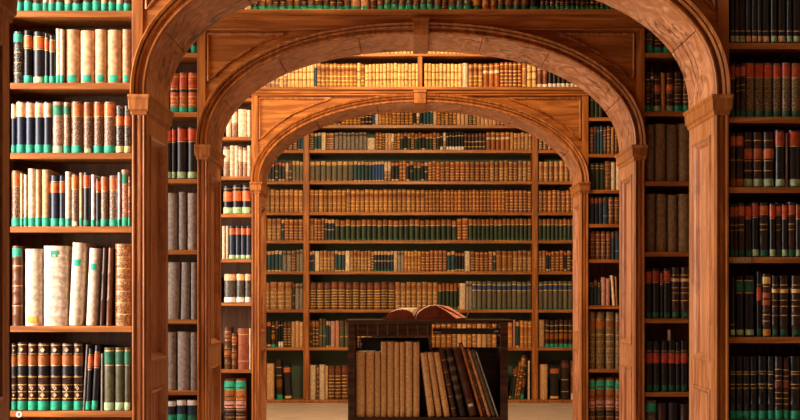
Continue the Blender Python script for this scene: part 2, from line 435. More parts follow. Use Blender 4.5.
# ------------------------------------------------------------------ books
# style: look, body, title zones [(z0, z1, colour)], label (colour, z0, z1, width share), gilt bands, raised ribs
ST = {
 'navyC': ('navy book, cream top, green label', 'navy', [(.70, .975, 'peach')], ('green', .015, .165, 1), [.71], 0),
 'blackR': ('black book, orange-red title, green label', 'black', [(.68, .88, 'rust')], ('green', .015, .15, 1), [.66, .9], 0),
 'blackRp': ('black book, orange-red title, pale label', 'black', [(.68, .88, 'rust')], ('palegreen', .015, .13, 1), [.66, .9], 0),
 'blackRT': ('black book, red top title', 'black', [(.74, .95, 'red')], ('deepgreen', .02, .12, .8), [.72], 0),
 'blackRTp': ('black book, red top title, pale label', 'black', [(.74, .97, 'red')], ('palegreen', .02, .14, .9), [.72], 0),
 'blackRM': ('black book, red title mid-spine', 'black', [(.56, .76, 'red')], ('deepgreen', .02, .13, .8), [.8], 0),
 'blackG': ('speckled black book, green label on top', 'marbdark', [], ('green', .80, .95, .9), [.2, .4, .6], 3),
 'blackL': ('black book, small pale green label', 'black', [], ('palegreen', .03, .12, .8), [.2], 0),
 'blackLo': ('black book, small cream label', 'black', [], ('peach', .03, .12, .8), [.2], 0),
 'blackLg': ('black book, green foot label, gilt bands', 'black', [], ('green', .01, .14, .9), [.50, .56, .72, .76], 3),
 'blackLk': ('black book, green title, pale label', 'black', [(.74, .9, 'deepgreen')], ('palegreen', .03, .12, .8), [.72, .92], 0),
 'navyRM': ('dark navy book, orange title, green label', 'navy', [(.66, .86, 'rust')], ('green', .01, .16, 1), [.88], 0),
 'tanS': ('smooth tan book, small green label', 'tan', [], ('green', .03, .16, .6), [], 0),
 'creamS': ('cream book, small green label', 'cream', [], ('green', .02, .18, .8), [], 0),
 'creamP': ('plain cream book', 'cream', [], None, [], 0),
 'creamR': ('cream book with faint gilt bands', 'cream', [], None, [.2, .4, .6, .8], 4),
 'creamK': ('cream and brown speckled book', 'marblight', [(.5, .9, 'cream')], None, [.45], 0),
 'greyW': ('whitish grey book, green label', 'pages', [], ('green', .01, .15, 1), [.6, .8], 0),
 'whiteB': ('narrow white book, green label', 'white', [], ('green', .01, .13, 1), [], 0),
 'brownG': ('brown leather book, green label', 'brown', [], ('green', .01, .18, 1), [.3, .5, .7, .85], 4),
 'rbG': ('red-brown leather book, green label', 'redbrown', [(.6, .75, 'rust')], ('green', .01, .18, 1), [.3, .5, .78, .9], 4),
 'tanG': ('tan book, green label', 'tan', [], ('green', .01, .16, 1), [.5], 0),
 'amberG': ('orange-tan book, green label', 'amber', [], ('deepgreen', .01, .2, 1), [.35, .7], 0),
 'olG': ('olive-brown book, green label', 'olive', [], ('green', .01, .2, 1), [.35, .6, .8], 3),
 'dkG': ('dark ribbed book, green label', 'dbrown', [(.5, .6, 'redbrown')], ('green', .01, .16, 1), [.25, .34, .43, .62, .7, .8], 5),
 'marbG': ('pale speckled book, dark green title', 'marblight', [(.74, .93, 'deepgreen')], ('palegreen', .01, .14, .8), [], 0),
 'marbGg': ('pale speckled narrow book, green label', 'marblight', [(.76, .92, 'deepgreen')], ('green', .01, .16, 1), [], 0),
 'marbR': ('brown speckled book, orange-red top', 'marbbrown', [(.72, .96, 'rust')], ('green', .01, .15, .9), [.71], 0),
 'marbRl': ('brown speckled book, orange top, pale label', 'marbbrown', [(.72, .96, 'orange')], ('palegreen', .01, .10, .6), [.71], 0),
 'marbD': ('dark speckled book, red title, yellow label', 'marbdark', [(.58, .78, 'rust')], ('paleyellow', .02, .15, 1), [], 0),
 'marbGd': ('gold-speckled book, red top title', 'marbgold', [(.74, .97, 'red')], ('deepgreen', .01, .12, .8), [.73], 0),
 'brownRM': ('brown book, red title mid-spine', 'dbrown', [(.50, .70, 'rust')], ('palegreen', .02, .15, 1), [.3, .48, .85], 3),
 'brownRT': ('dark brown book, orange top title', 'dbrown', [(.74, .94, 'rust')], ('deepgreen', .02, .13, 1), [.5, .6], 3),
 'brownRTo': ('dark brown book, orange title and label', 'dbrown', [(.74, .94, 'rust')], ('orange', .02, .15, 1), [.5], 3),
 'gilt': ('dark brown book with gilt bands', 'dbrown', [(.72, .8, 'gold')], ('deepgreen', .03, .12, .7), [.35, .5, .6, .85], 4),
 'giltO': ('brown book, orange title, gold label', 'dbrown', [(.50, .70, 'rust'), (.84, .95, 'gold')], ('yellow', .02, .12, .8), [.25, .35, .8], 4),
 'vellG': ('cream vellum book, green square label', 'vellum', [], ('green', .72, .80, .5), [], 0),
 'vellY': ('plain pinkish vellum book, yellow label', 'vellum', [], ('yellow', .04, .12, .5), [], 0),
 'vellW': ('wide ribbed vellum book, green label', 'vellum', [], ('green', .86, .94, .3), [], 7),
 'brGt': ('brown ribbed book, green top label', 'brown', [], ('green', .86, .97, .8), [.25, .5, .75], 6),
 'ornT': ('tan ribbed book with stamped panels', 'ornatetan', [], None, [.14, .28, .42, .56, .70, .84], 7),
 'orn': ('dark gilt book, orange title, green label', 'dbrown', [(.68, .82, 'orange'), (.53, .66, 'black')], ('green', .01, .14, 1), [.18, .28, .38, .50, .67, .84, .97], 5),
 'olv': ('olive book, green title, pale label', 'olive', [(.74, .93, 'deepgreen')], ('palegreen', .01, .13, .9), [.72, .95], 0),
 'thinG': ('narrow grey leaning book', 'grey', [], None, [], 0),
 'dbr': ('narrow dark brown book', 'dbrown', [], None, [], 2),
 'br': ('narrow brown book', 'brown', [], None, [], 2),
 'brO': ('brown ribbed book with orange panels', 'brown', [(.3, .45, 'orange'), (.75, .88, 'orange')], None, [.15, .5, .7, .9], 5),
 'rg': ('orange-red gilt book, black band, green label', 'rust', [(.50, .58, 'black'), (.62, .88, 'red')], ('green', .01, .17, 1), [.2, .3, .4, .6, .75, .9], 5),
 'greyB': ('plain grey cloth-bound folio', 'grey', [], None, [], 0),
 'ochB': ('plain ochre-brown folio', 'ochre', [], None, [], 0),
 'big': ('ribbed book, green top title, orange band', 'brown', [(.82, .95, 'green'), (.67, .80, 'orange'), (.53, .64, 'pinkish'), (.40, .47, 'black')], None, [.38, .5, .66, .81, .96], 6),
 'rbW': ('wide plain red-brown book', 'redbrown', [], None, [.2, .85], 0),
 'spc': ('dark speckled book, cream top and foot', 'marbdark', [(.76, .97, 'peach')], ('white', .01, .18, 1), [], 0),
 'blO': ('black book, orange title, pale label', 'black', [(.45, .80, 'rust')], ('palegreen', .02, .24, 1), [.9], 0),
 'nvR': ('navy book, red top title, pale label', 'navy', [(.74, .93, 'rust')], ('palegreen', .01, .12, 1), [], 0),
 'teal': ('dark teal book', 'teal', [], None, [.85], 0),
 'dgr': ('dark green book with gilt bands', 'dgreen', [], None, [.8, .9], 0),
 'tealR': ('dark book with red top title', 'navy', [(.76, .95, 'redbrown')], None, [], 0),
 'tealB': ('bright teal-blue book', 'teal', [(.8, .95, 'brown')], None, [.3], 0),
 'amb': ('orange-tan gilt book', 'amber', [], None, [.2, .4, .6, .8], 4),
 'brg': ('brown ribbed gilt book', 'brown', [(.72, .86, 'redbrown')], None, [.15, .3, .45, .6, .7, .88], 5),
 'spt': ('tall gold-speckled book, orange title', 'marbgold', [(.70, .84, 'orange')], None, [.12, .24, .36, .48, .6, .86], 6),
 'pnk': ('plain reddish-pink book', 'pinkish', [], None, [], 0),
 'tealL': ('dark book, white top, green label', 'navy', [(.9, .99, 'white')], ('green', .60, .75, 1), [], 0),
 'tealM': ('bright teal book, white top', 'teal', [(.9, .99, 'white')], ('deepgreen', .60, .72, 1), [], 0),
 'fol': ('tan speckled folio', 'foliotan', [], None, [], 0),
 'folO': ('dark ornate folio with gilt ribs', 'dbrown', [], None, [.12, .3, .48, .66, .84], 6),
 'folP': ('black folio with grey-blue worn patches', 'black', [(.82, .88, 'greyolive'), (.68, .74, 'greyolive'), (.54, .60, 'greyolive'), (.40, .46, 'greyolive'), (.26, .32, 'greyolive')], None, [], 0),
 'folD': ('thick dark brown folio, small white label', 'dbrown', [], ('white', .14, .18, .5), [], 3),
 'folT': ('thin tan folio', 'amber', [], None, [], 0),
 'folV': ('thin olive-tan folio', 'olive', [], None, [], 0),
 'folC': ('thin pale tan folio', 'tan', [], None, [], 0),
 'folB': ('thin folio with pale blue-white spine', 'paleblue', [], None, [], 0),
}
def spine_arc(w, bulge, n, off=0.):
    out = []
    for i in range(n + 1):
        a = math.pi * i / n
        out.append((w / 2 - (w / 2 + off) * math.cos(a), bulge - (bulge + off) * math.sin(a)))
    return out
def cover_into(mb, w, h, d, style, M=None, n=6, lite=False):
    look, body, zones, lab, gilt, ribs = ST[style] if isinstance(style, str) else style
    bul = min(.40 * w, .024); t = min(.003, w * .15)
    out = [(0, d)] + spine_arc(w, bul, n) + [(w, d)]
    inn = [(t, d)] + [(min(max(x, t), w - t), max(y, bul) + .001 if 0 < k < n else bul + .001) for k, (x, y) in enumerate(spine_arc(w, bul, n))] + [(w - t, d)]
    K = len(out)
    ring = {0: 0., h: 0.}; segs = []
    rib = [h * (i + 1) / (ribs + 1) for i in range(ribs)]
    e = min(.004, h * .012)
    for z in rib:
        for q, b in ((z - 2 * e, 0), (z - e, .0022), (z + e, .0022), (z + 2 * e, 0)): ring[round(q, 5)] = b
    ge = .0016 if not lite else .0042
    G = []
    for gfr in gilt:
        z = gfr * h; G.append((z - ge, z + ge))
        for q in (z - ge, z + ge): ring.setdefault(round(q, 5), None)
    Z = []
    if lite:
        for a, b, c in zones:
            Z.append((a * h, b * h, c))
        if lab: Z.append((lab[1] * h, lab[2] * h, lab[0]))
        for a, b, c in Z:
            for q in (a, b): ring.setdefault(round(q, 5), None)
    zs = sorted(q for q in ring if 0 <= q <= h)
    vs = []; fs = []; ms = []
    for z in zs:
        b = ring[z] or 0.
        for k, (x, y) in enumerate(out): vs.append((x, y - (b if 2 <= k <= K - 3 else 0), z))
        for x, y in inn: vs.append((x, y, z))
    R = 2 * K
    for i in range(len(zs) - 1):
        zm = (zs[i] + zs[i + 1]) / 2; mat = P[body]
        for a, b, c in Z:
            if a < zm < b: mat = P[c]
        for a, b in G:
            if a < zm < b: mat = P['gold']
        for k in range(K - 1):
            a = i * R + k; c = a + R
            fs.append((a, a + 1, c + 1, c)); ms.append(mat if 1 <= k <= K - 3 else P[body])
            a += K; c += K; fs.append((a + 1, a, c, c + 1)); ms.append(P[body])
        for a, b in ((0, K), (K - 1, 2 * K - 1)):
            fs.append((i * R + a, i * R + R + a, i * R + R + b, i * R + b)); ms.append(P[body])
    for base, fl in ((0, 1), ((len(zs) - 1) * R, 0)):
        for k in range(K - 1):
            q = (base + k, base + k + 1, base + K + k + 1, base + K + k)
            fs.append(q if fl else q[::-1]); ms.append(P[body])
    mb.add(vs, fs, ms, M)
    return bul, t
def patch(w, h, style_bul, a, b, share, mat, n=6):
    m = MB(); arc_o = spine_arc(w, style_bul, n, .0012); arc_i = spine_arc(w, style_bul, n, -.0008)
    if share < .95:
        lo, hi = .5 - share / 2, .5 + share / 2
        def cut(f, off):
            an = math.pi * f
            return (w / 2 - (w / 2 + off) * math.cos(an), style_bul - (style_bul + off) * math.sin(an))
        fr = [math.acos(1 - 2 * (lo + (hi - lo) * i / n)) / math.pi for i in range(n + 1)]
        arc_o = [cut(f, .0016) for f in fr]; arc_i = [cut(f, -.0008) for f in fr]
    ring = arc_o + arc_i[::-1]; K = len(ring)
    vs = [(x, y, a) for x, y in ring] + [(x, y, b) for x, y in ring]
    fs = [(k, (k + 1) % K, K + (k + 1) % K, K + k) for k in range(K)]
    for k in range(n): fs += [(k + 1, k, K - 1 - k, K - 2 - k), (K + k, K + k + 1, 2 * K - 2 - k, 2 * K - 1 - k)]
    m.add(vs, fs, mat); return m
SEEN = {}
def book(x, y, z, w, h, d, style, lean=0., label=None, group=None):
    look, body, zones, lab, gilt, ribs = ST[style]
    mb = MB(); bul, t = cover_into(mb, w, h, d, style)
    o = mb.build('book', recalc=False, smooth=True)
    o.location = (x, y, z); o.rotation_euler = (0, -math.radians(lean), 0)
    tag(o, label, 'book', group)
    p = MB(); p.box(t * 1.02, w - t * 1.02, bul + .002, d - .004, .003, h - .004, M_PAGES); p.build('page_block', o)
    for a, b, c in zones: patch(w, h, bul, a * h, b * h, 1, P[c]).build('title_panel', o, smooth=True)
    if lab: patch(w, h, bul, lab[1] * h, lab[2] * h, lab[3], P[lab[0]]).build('shelf_label', o, smooth=True)
    if style in ('orn',):     # stamped gilt diamonds
        for f in (.90, .33, .23):
            g = MB(); q = w * .20; zc = f * h
            g.add([(w / 2 - q, -.0016, zc), (w / 2, -.0022, zc - q * 1.2), (w / 2 + q, -.0016, zc), (w / 2, -.0022, zc + q * 1.2),
                   (w / 2 - q, .003, zc), (w / 2, .003, zc - q * 1.2), (w / 2 + q, .003, zc), (w / 2, .003, zc + q * 1.2)],
                  [(0, 1, 2, 3), (7, 6, 5, 4), (0, 4, 5, 1), (1, 5, 6, 2), (2, 6, 7, 3), (3, 7, 4, 0)], P['peach'])
            g.build('gilt_diamond', o)
    return o
ORD = ['first', 'second', 'third', 'fourth', 'fifth', 'sixth', 'seventh', 'eighth', 'ninth', 'tenth', 'eleventh', 'twelfth']
def ordn(i):
    if i < 12: return ORD[i]
    k = i + 1; return '%d%s' % (k, 'th' if 10 < k % 100 < 14 else {1: 'st', 2: 'nd', 3: 'rd'}.get(k % 10, 'th'))
def row(s, yf, z, where, items, shelfname, depth=.17, inset=.012):
    # items: (x0 px, x1 px, height px, style[, lean])
    s_ = s * yf / (yf + inset)
    for i, it in enumerate(items):
        x0, x1, hp, st = it[:4]; lean = it[4] if len(it) > 4 else 0
        w_ = (x1 - x0) / s_ - .0012
        h_ = hp / s_
        lab = '%s, %s from left, %s %s' % (ST[st][0], ordn(i), shelfname, where)
        jig = random.uniform(0, .006)
        lz = .0005 + (w_ * math.sin(math.radians(-lean)) if lean < 0 else 0)
        book(xp(x0, s_), yf + inset + jig, z + lz, w_, h_, min(depth, .16 + h_ * .2), st, lean, lab, 'books on the %s %s' % (shelfname, where))
Ln = 'left of nearest arch'; Rn = 'right of nearest arch'
row(S1, Y1, a1L[1], Ln, [(12, 16, 50, 'dkG'), (16.5, 22.5, 52, 'brownG'), (23, 31.5, 50, 'olG'), (32, 42, 52, 'dkG'), (42.5, 47.5, 50, 'creamS'), (48, 55, 51, 'marbGg'), (55.5, 63.5, 50, 'brownG'), (64, 71.5, 50, 'tanG'), (72, 81.5, 52, 'dkG'), (82, 91.5, 51, 'brownG'), (92, 100.5, 52, 'olG'), (101, 107.5, 50, 'tanG'), (108, 115, 51, 'brownG'), (115.5, 123, 50, 'greyW'), (123.5, 130.5, 51, 'dkG')], 'top shelf')
row(S1, Y1, a1L[2], Ln, [(13, 22.5, 52, 'blackG'), (23, 31.5, 53, 'blackR'), (32, 44, 52, 'blackRp'), (44.5, 48.5, 50, 'blackR'), (49, 55, 48, 'blackR'), (55.5, 60, 55, 'greyW'), (60, 64, 54, 'greyW'), (64.5, 79, 54, 'tanS'), (79.5, 94, 53, 'tanS'), (94.5, 106, 54, 'tanS'), (106.5, 121, 53.5, 'tanS'), (122, 130.2, 54, 'tanS')], 'second shelf')
row(S1, Y1, a1L[3], Ln, [(11, 15.5, 50, 'navyC'), (16, 24.5, 52, 'navyC'), (25, 33.5, 51.5, 'navyC'), (34, 43, 51.5, 'navyC'), (43.3, 51, 51.5, 'navyC'), (51.5, 63, 51.5, 'marbG'), (63.5, 70, 51, 'marbGg'), (70.5, 82.5, 51.5, 'marbR'), (83, 92.5, 51, 'marbRl'), (93, 102.5, 51.5, 'marbR'), (103, 115, 51.5, 'marbR'), (115.5, 123.5, 47.5, 'marbD'), (124, 130.2, 47.5, 'marbD')], 'third shelf')
row(S1, Y1, a1L[4], Ln, [(11, 20, 56, 'marbR'), (20.3, 23, 53, 'tanG'), (23.3, 27, 52, 'creamS'), (27.5, 35, 58, 'greyW'), (35.5, 40.5, 57, 'tanG'), (41, 49.5, 57, 'tanG'), (50, 58.5, 51, 'navyRM'), (59, 64.5, 51, 'navyRM'), (65, 70.5, 55, 'greyW'), (71, 78.5, 52, 'marbRl'), (79, 82.5, 54, 'tanS'), (83, 90, 54, 'blackRT'), (91, 95, 52, 'whiteB'), (95.5, 100, 48, 'blackRT'), (100.5, 108, 50, 'marbR'), (108.5, 117.5, 51, 'marbR'), (118, 120.3, 54, 'whiteB'), (120.8, 128, 57, 'marbGg'), (128.3, 130.2, 50, 'rbG')], 'fourth shelf')
row(S1, Y1, a1L[5], Ln, [(11, 22, 80, 'brGt'), (23.5, 41, 77, 'vellY'), (42.5, 66.5, 80, 'vellW'), (67.6, 81, 83, 'vellG', -2.7), (85.2, 96.2, 77.5, 'vellG', -2.7), (99.4, 104, 78, 'dbr', -2.4), (105.8, 111, 78, 'br', -1.7), (114, 130.2, 82, 'ornT')], 'fifth shelf', depth=.2)
row(S1, Y1, a1L[6], Ln, [(11, 16, 67, 'orn'), (16.8, 26, 68, 'orn'), (27.3, 36, 67.5, 'orn'), (37, 48.5, 67.5, 'orn'), (49.5, 60, 67.5, 'orn'), (61, 72, 67.5, 'orn'), (72.8, 82, 67.5, 'orn'), (82.6, 84.6, 66, 'thinG', -3), (85.4, 90, 62, 'blackR', -3), (91.2, 97, 65, 'blackR', -3), (100.6, 102.8, 57, 'thinG', -.4), (103.6, 114, 63, 'olv'), (114.5, 124, 63, 'olv'), (124.5, 130.2, 63, 'olv')], 'sixth shelf')

row(S1, Y1, a1R[1], Rn, [(730.5, 735, 62, 'blackL'), (735.3, 739.7, 62, 'blackL'), (740, 746, 62, 'blackL'), (746.3, 751.5, 62, 'blackLo'), (752, 757.5, 62, 'blackLo'), (758, 762, 62, 'blackLo'), (762.3, 770.5, 62, 'blackLo'), (771, 777.5, 62, 'blackL'), (778, 786.5, 62, 'blackLo'), (787, 792.5, 62, 'blackL'), (793, 801, 62, 'blackL')], 'top shelf')
row(S1, Y1, a1R[2], Rn, [(730.3, 735.5, 54, 'blackRT'), (736, 740.5, 53, 'brownRT'), (741, 746, 54, 'brownRT'), (746.5, 755, 54.5, 'marbGd'), (755.5, 764, 54, 'marbGd'), (764.4, 773, 54.3, 'marbGd'), (773.5, 782, 54, 'marbGd'), (782.5, 791, 54.5, 'marbGd'), (791.5, 801, 54, 'marbGd')], 'second shelf')
row(S1, Y1, a1R[3], Rn, [(730.3, 736, 54, 'brownRTo'), (736.5, 744, 54, 'brownRTo'), (744.5, 753, 55, 'brownRM'), (753.5, 763, 55, 'brownRM'), (763.5, 775, 55, 'brownRM'), (775.5, 785.5, 57, 'blackRTp'), (786, 788.5, 54, 'br'), (789, 801, 57, 'blackRTp')], 'third shelf')
row(S1, Y1, a1R[4], Rn, [(730.3, 734, 53, 'brownRT'), (734.4, 738.6, 53, 'brownRT'), (739, 745.5, 54, 'brownRT'), (746, 752, 53, 'blackRT'), (752.4, 759, 55, 'blackRTp'), (759.4, 769.5, 54.5, 'brownRT'), (770, 775.5, 53.5, 'blackRTp'), (776, 782, 54, 'brownRT'), (782.4, 788, 53, 'blackRTp'), (788.4, 796, 55, 'brownRT'), (796.4, 801, 53, 'blackRTp')], 'fourth shelf')
row(S1, Y1, a1R[5], Rn, [(730.5, 735.5, 60, 'blackL'), (736.3, 744.5, 61, 'blackLk'), (745, 755, 61, 'blackLk'), (757, 762, 65, 'blackRM'), (762.5, 771.5, 63, 'giltO'), (772, 778.5, 61, 'gilt'), (779, 789.5, 61, 'gilt'), (791.5, 801, 61, 'gilt')], 'fifth shelf')
row(S1, Y1, a1R[6], Rn, [(730.3, 736, 63, 'blackLg'), (736.4, 743, 63, 'blackLg'), (743.4, 750, 63, 'blackLg'), (750.4, 757.5, 63, 'blackLg'), (758, 767.5, 63.5, 'blackLg'), (768, 774.5, 63, 'blackLg'), (775, 783, 63, 'dkG'), (783.5, 790, 62, 'dkG'), (790.5, 801, 63, 'blackLg')], 'sixth shelf')

Lm = 'left of middle arch'; Rm = 'right of middle arch'
row(S2, Y2, a2L[1], Lm, [(184, 190, 35, 'dgr'), (190.5, 197.5, 36, 'olG')], 'top shelf')
row(S2, Y2, a2L[2], Lm, [(161, 169, 39, 'rg'), (169.5, 178.5, 39.5, 'rg'), (179, 186.5, 40, 'rg'), (187, 197.0, 40, 'rg')], 'second shelf')
row(S2, Y2, a2L[3], Lm, [(166, 171.5, 51, 'blackRTp'), (172, 175.5, 51, 'blackRTp'), (176, 186.5, 52, 'blackRTp'), (187.3, 197.0, 52, 'blackRTp')], 'third shelf')
row(S2, Y2, a2L[4], Lm, [(166, 177.3, 57, 'greyB'), (178.5, 186, 58, 'greyB'), (187, 197.0, 57, 'greyB')], 'fourth shelf')
row(S2, Y2, a2L[5], Lm, [(166, 178.5, 57, 'greyB', -1), (180.3, 189.3, 57, 'greyB', -1), (190.8, 197.0, 57, 'greyB')], 'fifth shelf')
row(S2, Y2, a2L[6], Lm, [(166, 175.7, 58, 'greyB'), (177, 189.5, 58.5, 'greyB'), (190.4, 197.5, 58, 'greyB')], 'sixth shelf')
row(S2, Y2, a2L[7], Lm, [(166, 175.5, 56, 'tealL'), (176.5, 186, 57, 'tealL'), (186.5, 197.5, 57, 'tealM')], 'seventh shelf')
row(S2, Y2, a2R[1], Rm, [(645.8, 654, 40, 'olG'), (654.5, 663, 39, 'dkG'), (663.5, 671, 40, 'dkG')], 'top shelf')
row(S2, Y2, a2R[2], Rm, [(645.8, 651, 40, 'dkG'), (651.3, 653.5, 45, 'gilt'), (654, 661, 38, 'brownRM'), (661.6, 666, 39, 'folT', 1), (666.5, 673.5, 39, 'brownRM'), (674, 682.5, 40, 'dkG'), (683, 691, 40, 'dkG')], 'second shelf')
row(S2, Y2, a2R[3], Rm, [(645.8, 655, 57, 'ochB'), (655.5, 666.5, 58, 'ochB'), (667, 678.5, 57, 'ochB'), (679, 691, 58, 'ochB')], 'third shelf')
row(S2, Y2, a2R[4], Rm, [(645.8, 656.5, 58, 'ochB'), (657, 667.5, 58, 'ochB'), (668, 678, 57, 'ochB'), (678.5, 691, 58, 'ochB')], 'fourth shelf')
row(S2, Y2, a2R[5], Rm, [(645.8, 652, 49, 'blackRT'), (652.4, 660, 50, 'blackRT'), (660.4, 663, 47, 'blackRT'), (663.4, 671, 50, 'blackRT'), (671.6, 680, 51, 'gilt'), (680.5, 691, 51, 'gilt')], 'fifth shelf')
row(S2, Y2, a2R[6], Rm, [(645.8, 653.2, 51, 'blackRM'), (653.6, 660, 51, 'blackRM'), (661.5, 668, 51, 'blackRM'), (668.5, 675.5, 51, 'blackRM'), (676, 680.3, 50, 'blackRM'), (680.8, 688, 51, 'blackRM')], 'sixth shelf')
row(S2, Y2, a2R[7], Rm, [(645.8, 657, 56, 'blackG'), (657.5, 667, 53, 'dbr'), (668, 679, 54, 'blackL'), (680, 691, 52, 'dbr')], 'seventh shelf')

Lf = 'left of farthest arch'; Rf = 'right of farthest arch'
row(S3, Y3, a3L[2], Lf, [(226, 231, 27, 'creamP'), (231.4, 237, 28, 'creamK'), (237.4, 246.6, 28, 'creamP'), (247, 251.2, 27, 'creamP')], 'top shelf')
row(S3, Y3, a3L[3], Lf, [(223, 229.3, 30, 'creamK'), (229.7, 234, 31, 'creamR'), (234.4, 238, 31, 'creamP'), (238.4, 242.2, 30, 'creamK'), (242.6, 246.6, 29, 'creamK'), (247, 251.2, 31, 'creamR')], 'second shelf')
row(S3, Y3, a3L[4], Lf, [(223, 231.5, 28, 'blO'), (232.2, 241.2, 29, 'blO'), (241.8, 251.2, 29, 'blO')], 'third shelf')
row(S3, Y3, a3L[5], Lf, [(222, 225.5, 33, 'creamP'), (226, 228.3, 33, 'creamP'), (229, 234.7, 33, 'nvR'), (235.4, 240, 33, 'nvR'), (240.5, 245.6, 33, 'nvR'), (246, 251.2, 33, 'nvR')], 'fourth shelf')
row(S3, Y3, a3L[6], Lf, [(224, 235.3, 29, 'spc'), (236, 244, 29, 'spc'), (244.8, 251.2, 29, 'spc')], 'fifth shelf')
row(S3, Y3, a3L[7], Lf, [(224, 231, 42, 'brO'), (231.5, 236.7, 36, 'brO'), (237.2, 248.6, 41, 'rbW'), (249, 251.2, 41, 'creamP')], 'sixth shelf')
row(S3, Y3, a3L[8], Lf, [(224, 234.7, 62, 'big'), (235.3, 245.8, 62, 'big')], 'seventh shelf')
row(S3, Y3, a3R[2], Rf, [(589.6, 594.5, 22, 'dgr'), (595, 598.5, 23, 'dgr'), (599, 603, 22, 'dgr')], 'top shelf')
row(S3, Y3, a3R[3], Rf, [(589.6, 594, 27, 'brg'), (594.3, 597, 28, 'tealR'), (597.3, 600, 27, 'teal'), (600.3, 603, 28, 'teal'), (603.4, 607, 27, 'brg'), (607.3, 611, 28, 'brg'), (611.3, 614.5, 27, 'amb'), (615, 618.5, 27, 'brg')], 'second shelf')
row(S3, Y3, a3R[4], Rf, [(589.6, 595.3, 27, 'dgr'), (595.7, 600, 27, 'dgr'), (600.4, 604.7, 27, 'dgr'), (605, 611, 29, 'brg'), (611.4, 615.5, 28, 'creamP'), (616, 622, 28, 'creamP')], 'third shelf')
row(S3, Y3, a3R[5], Rf, [(589.6, 594.5, 27, 'tealR'), (595, 598.5, 27, 'tealR'), (599, 602.7, 27, 'tealR'), (603, 608.3, 27, 'tealB'), (608.7, 614, 27, 'brg'), (614.4, 620, 27, 'brg')], 'fourth shelf')
row(S3, Y3, a3R[6], Rf, [(589.6, 595.5, 28, 'brg'), (596, 600.8, 28, 'brg'), (601.2, 606, 28, 'brg'), (606.4, 611.4, 28, 'brg'), (611.8, 614.6, 28, 'tealR'), (615, 620, 28, 'tealB')], 'fifth shelf')
row(S3, Y3, a3R[7], Rf, [(589.6, 594, 24, 'dgr'), (594.4, 597.4, 26, 'tealR'), (597.8, 600.8, 24, 'dgr'), (601.5, 606, 28, 'pnk'), (606.3, 610, 27, 'pnk'), (612.8, 615.5, 30, 'creamP', 4), (616, 618, 29, 'folT', 2)], 'sixth shelf')
row(S3, Y3, a3R[8], Rf, [(589.4, 595.7, 57, 'spt'), (596.3, 605, 57, 'spt'), (605.8, 614.8, 57, 'spt'), (615.6, 621, 56, 'spt')], 'seventh shelf')
row(S3, Y3, a3R[9], Rf, [(589.4, 595.7, 62, 'big'), (596.3, 605, 63, 'big'), (605.8, 614.8, 63, 'big'), (615.6, 621, 62, 'big')], 'eighth shelf')
# ledge above the middle arch
items = []; x = 244.
seq = [('creamP', 7), ('dkG', 7), ('rbG', 7.5), ('brownG', 7), ('dkG', 6.5), ('dkG', 7), ('rbG', 7.5), ('brownG', 7), ('dkG', 7), ('rbG', 7.5), ('brownG', 8), ('brownG', 6.5), ('dkG', 7), ('dkG', 7), ('rbG', 7), ('tanG', 10), ('tanS', 9.5), ('brg', 7), ('rbG', 7), ('olG', 7.3), ('olG', 7), ('brownG', 7.5), ('olG', 7), ('rbG', 7), ('olG', 7.3), ('olG', 7), ('brownG', 7.5), ('brg', 7), ('rbG', 7.3), ('olG', 8), ('olG', 8), ('amberG', 10.5), ('amb', 7.5), ('amb', 8), ('amberG', 6.5), ('amberG', 9), ('amberG', 7), ('amberG', 9), ('blackR', 11)] + [('dkG', 5)] * 17 + [('brownG', 7)] * 4
for st, wd in seq:
    if x + wd > 633: break
    items.append((x, x + wd - .4, random.uniform(37, 42), st)); x += wd
row(S2, Y2, zy(12, S2), 'middle arch', items, 'ledge above')

# ------------------------------------------------------------------ the book cart with its folios
YT = 9.0; ST_ = FPX / YT
def tx(p): return (p - VX) / ST_
def tz(p): return EYE + (VY - p) / ST_
cart = empty('book_cart', (tx(428), YT, 0)); tag(cart, 'dark wooden book cart with open sides holding large tan folios', 'book cart')
x0, x1 = tx(348), tx(508); ZT = tz(320); DT = .46
m = MB(); m.box(tx(345.5), tx(513), YT - .012, YT + DT + .01, ZT - .018, ZT, W_D); m.box(x0, x1, YT, YT + DT, ZT - .026, ZT - .018, W_D); m.build('top', cart, bevel=.003)
for xa, xb in ((x0, tx(355)), (tx(500.5), x1)):
    m = MB()
    for ya, yb in ((YT, YT + .045), (YT + DT - .045, YT + DT)): m.box(xa, xb, ya, yb, .06, ZT - .026, W_D)
    m.box(xa + .008, xb - .008, YT + .04, YT + DT - .04, .30, tz(349) - .0, W_D)
    m.box(xa + .008, xb - .008, YT + .04, YT + DT - .04, tz(338), ZT - .026, W_D)
    m.build('side_frame', cart, bevel=.002)
m = MB(); m.box(tx(354), tx(502), YT + .448, YT + .456, tz(417.3), tz(350), W_D); m.build('back_panel', cart)
for ya in (YT + .03, YT + DT - .03):
    for xx in (x0 + .024, x1 - .024):
        m = MB()
        N = 20
        for sx in (-1, 1): pass
        sw = [(Vector((xx, ya, .032)), Vector((0, math.cos(2 * math.pi * k / N), math.sin(2 * math.pi * k / N))), Vector((1, 0, 0))) for k in range(N)]
        m.sweep(sw, [(.012, -.01), (.032, -.01), (.032, .01), (.012, .01)], M_BLACK, closed=True)
        m.box(xx - .006, xx + .006, ya - .012, ya + .012, .02, .066, M_STEEL); m.build('caster', cart)
for zz in (tz(417.3), .30):
    m = MB(); m.box(x0 + .004, x1 - .004, YT + .004, YT + DT - .004, zz - .025, zz, W_D); m.build('shelf', cart, bevel=.002)
m = MB(); m.box(tx(355), tx(431.5), YT + .02, YT + .04, tz(336.5), tz(323), W_D)
m.box(tx(429), tx(432), YT + .012, YT + .30, tz(350), tz(323), W_D); m.build('drawer_front', cart, bevel=.001)
fl = MB()
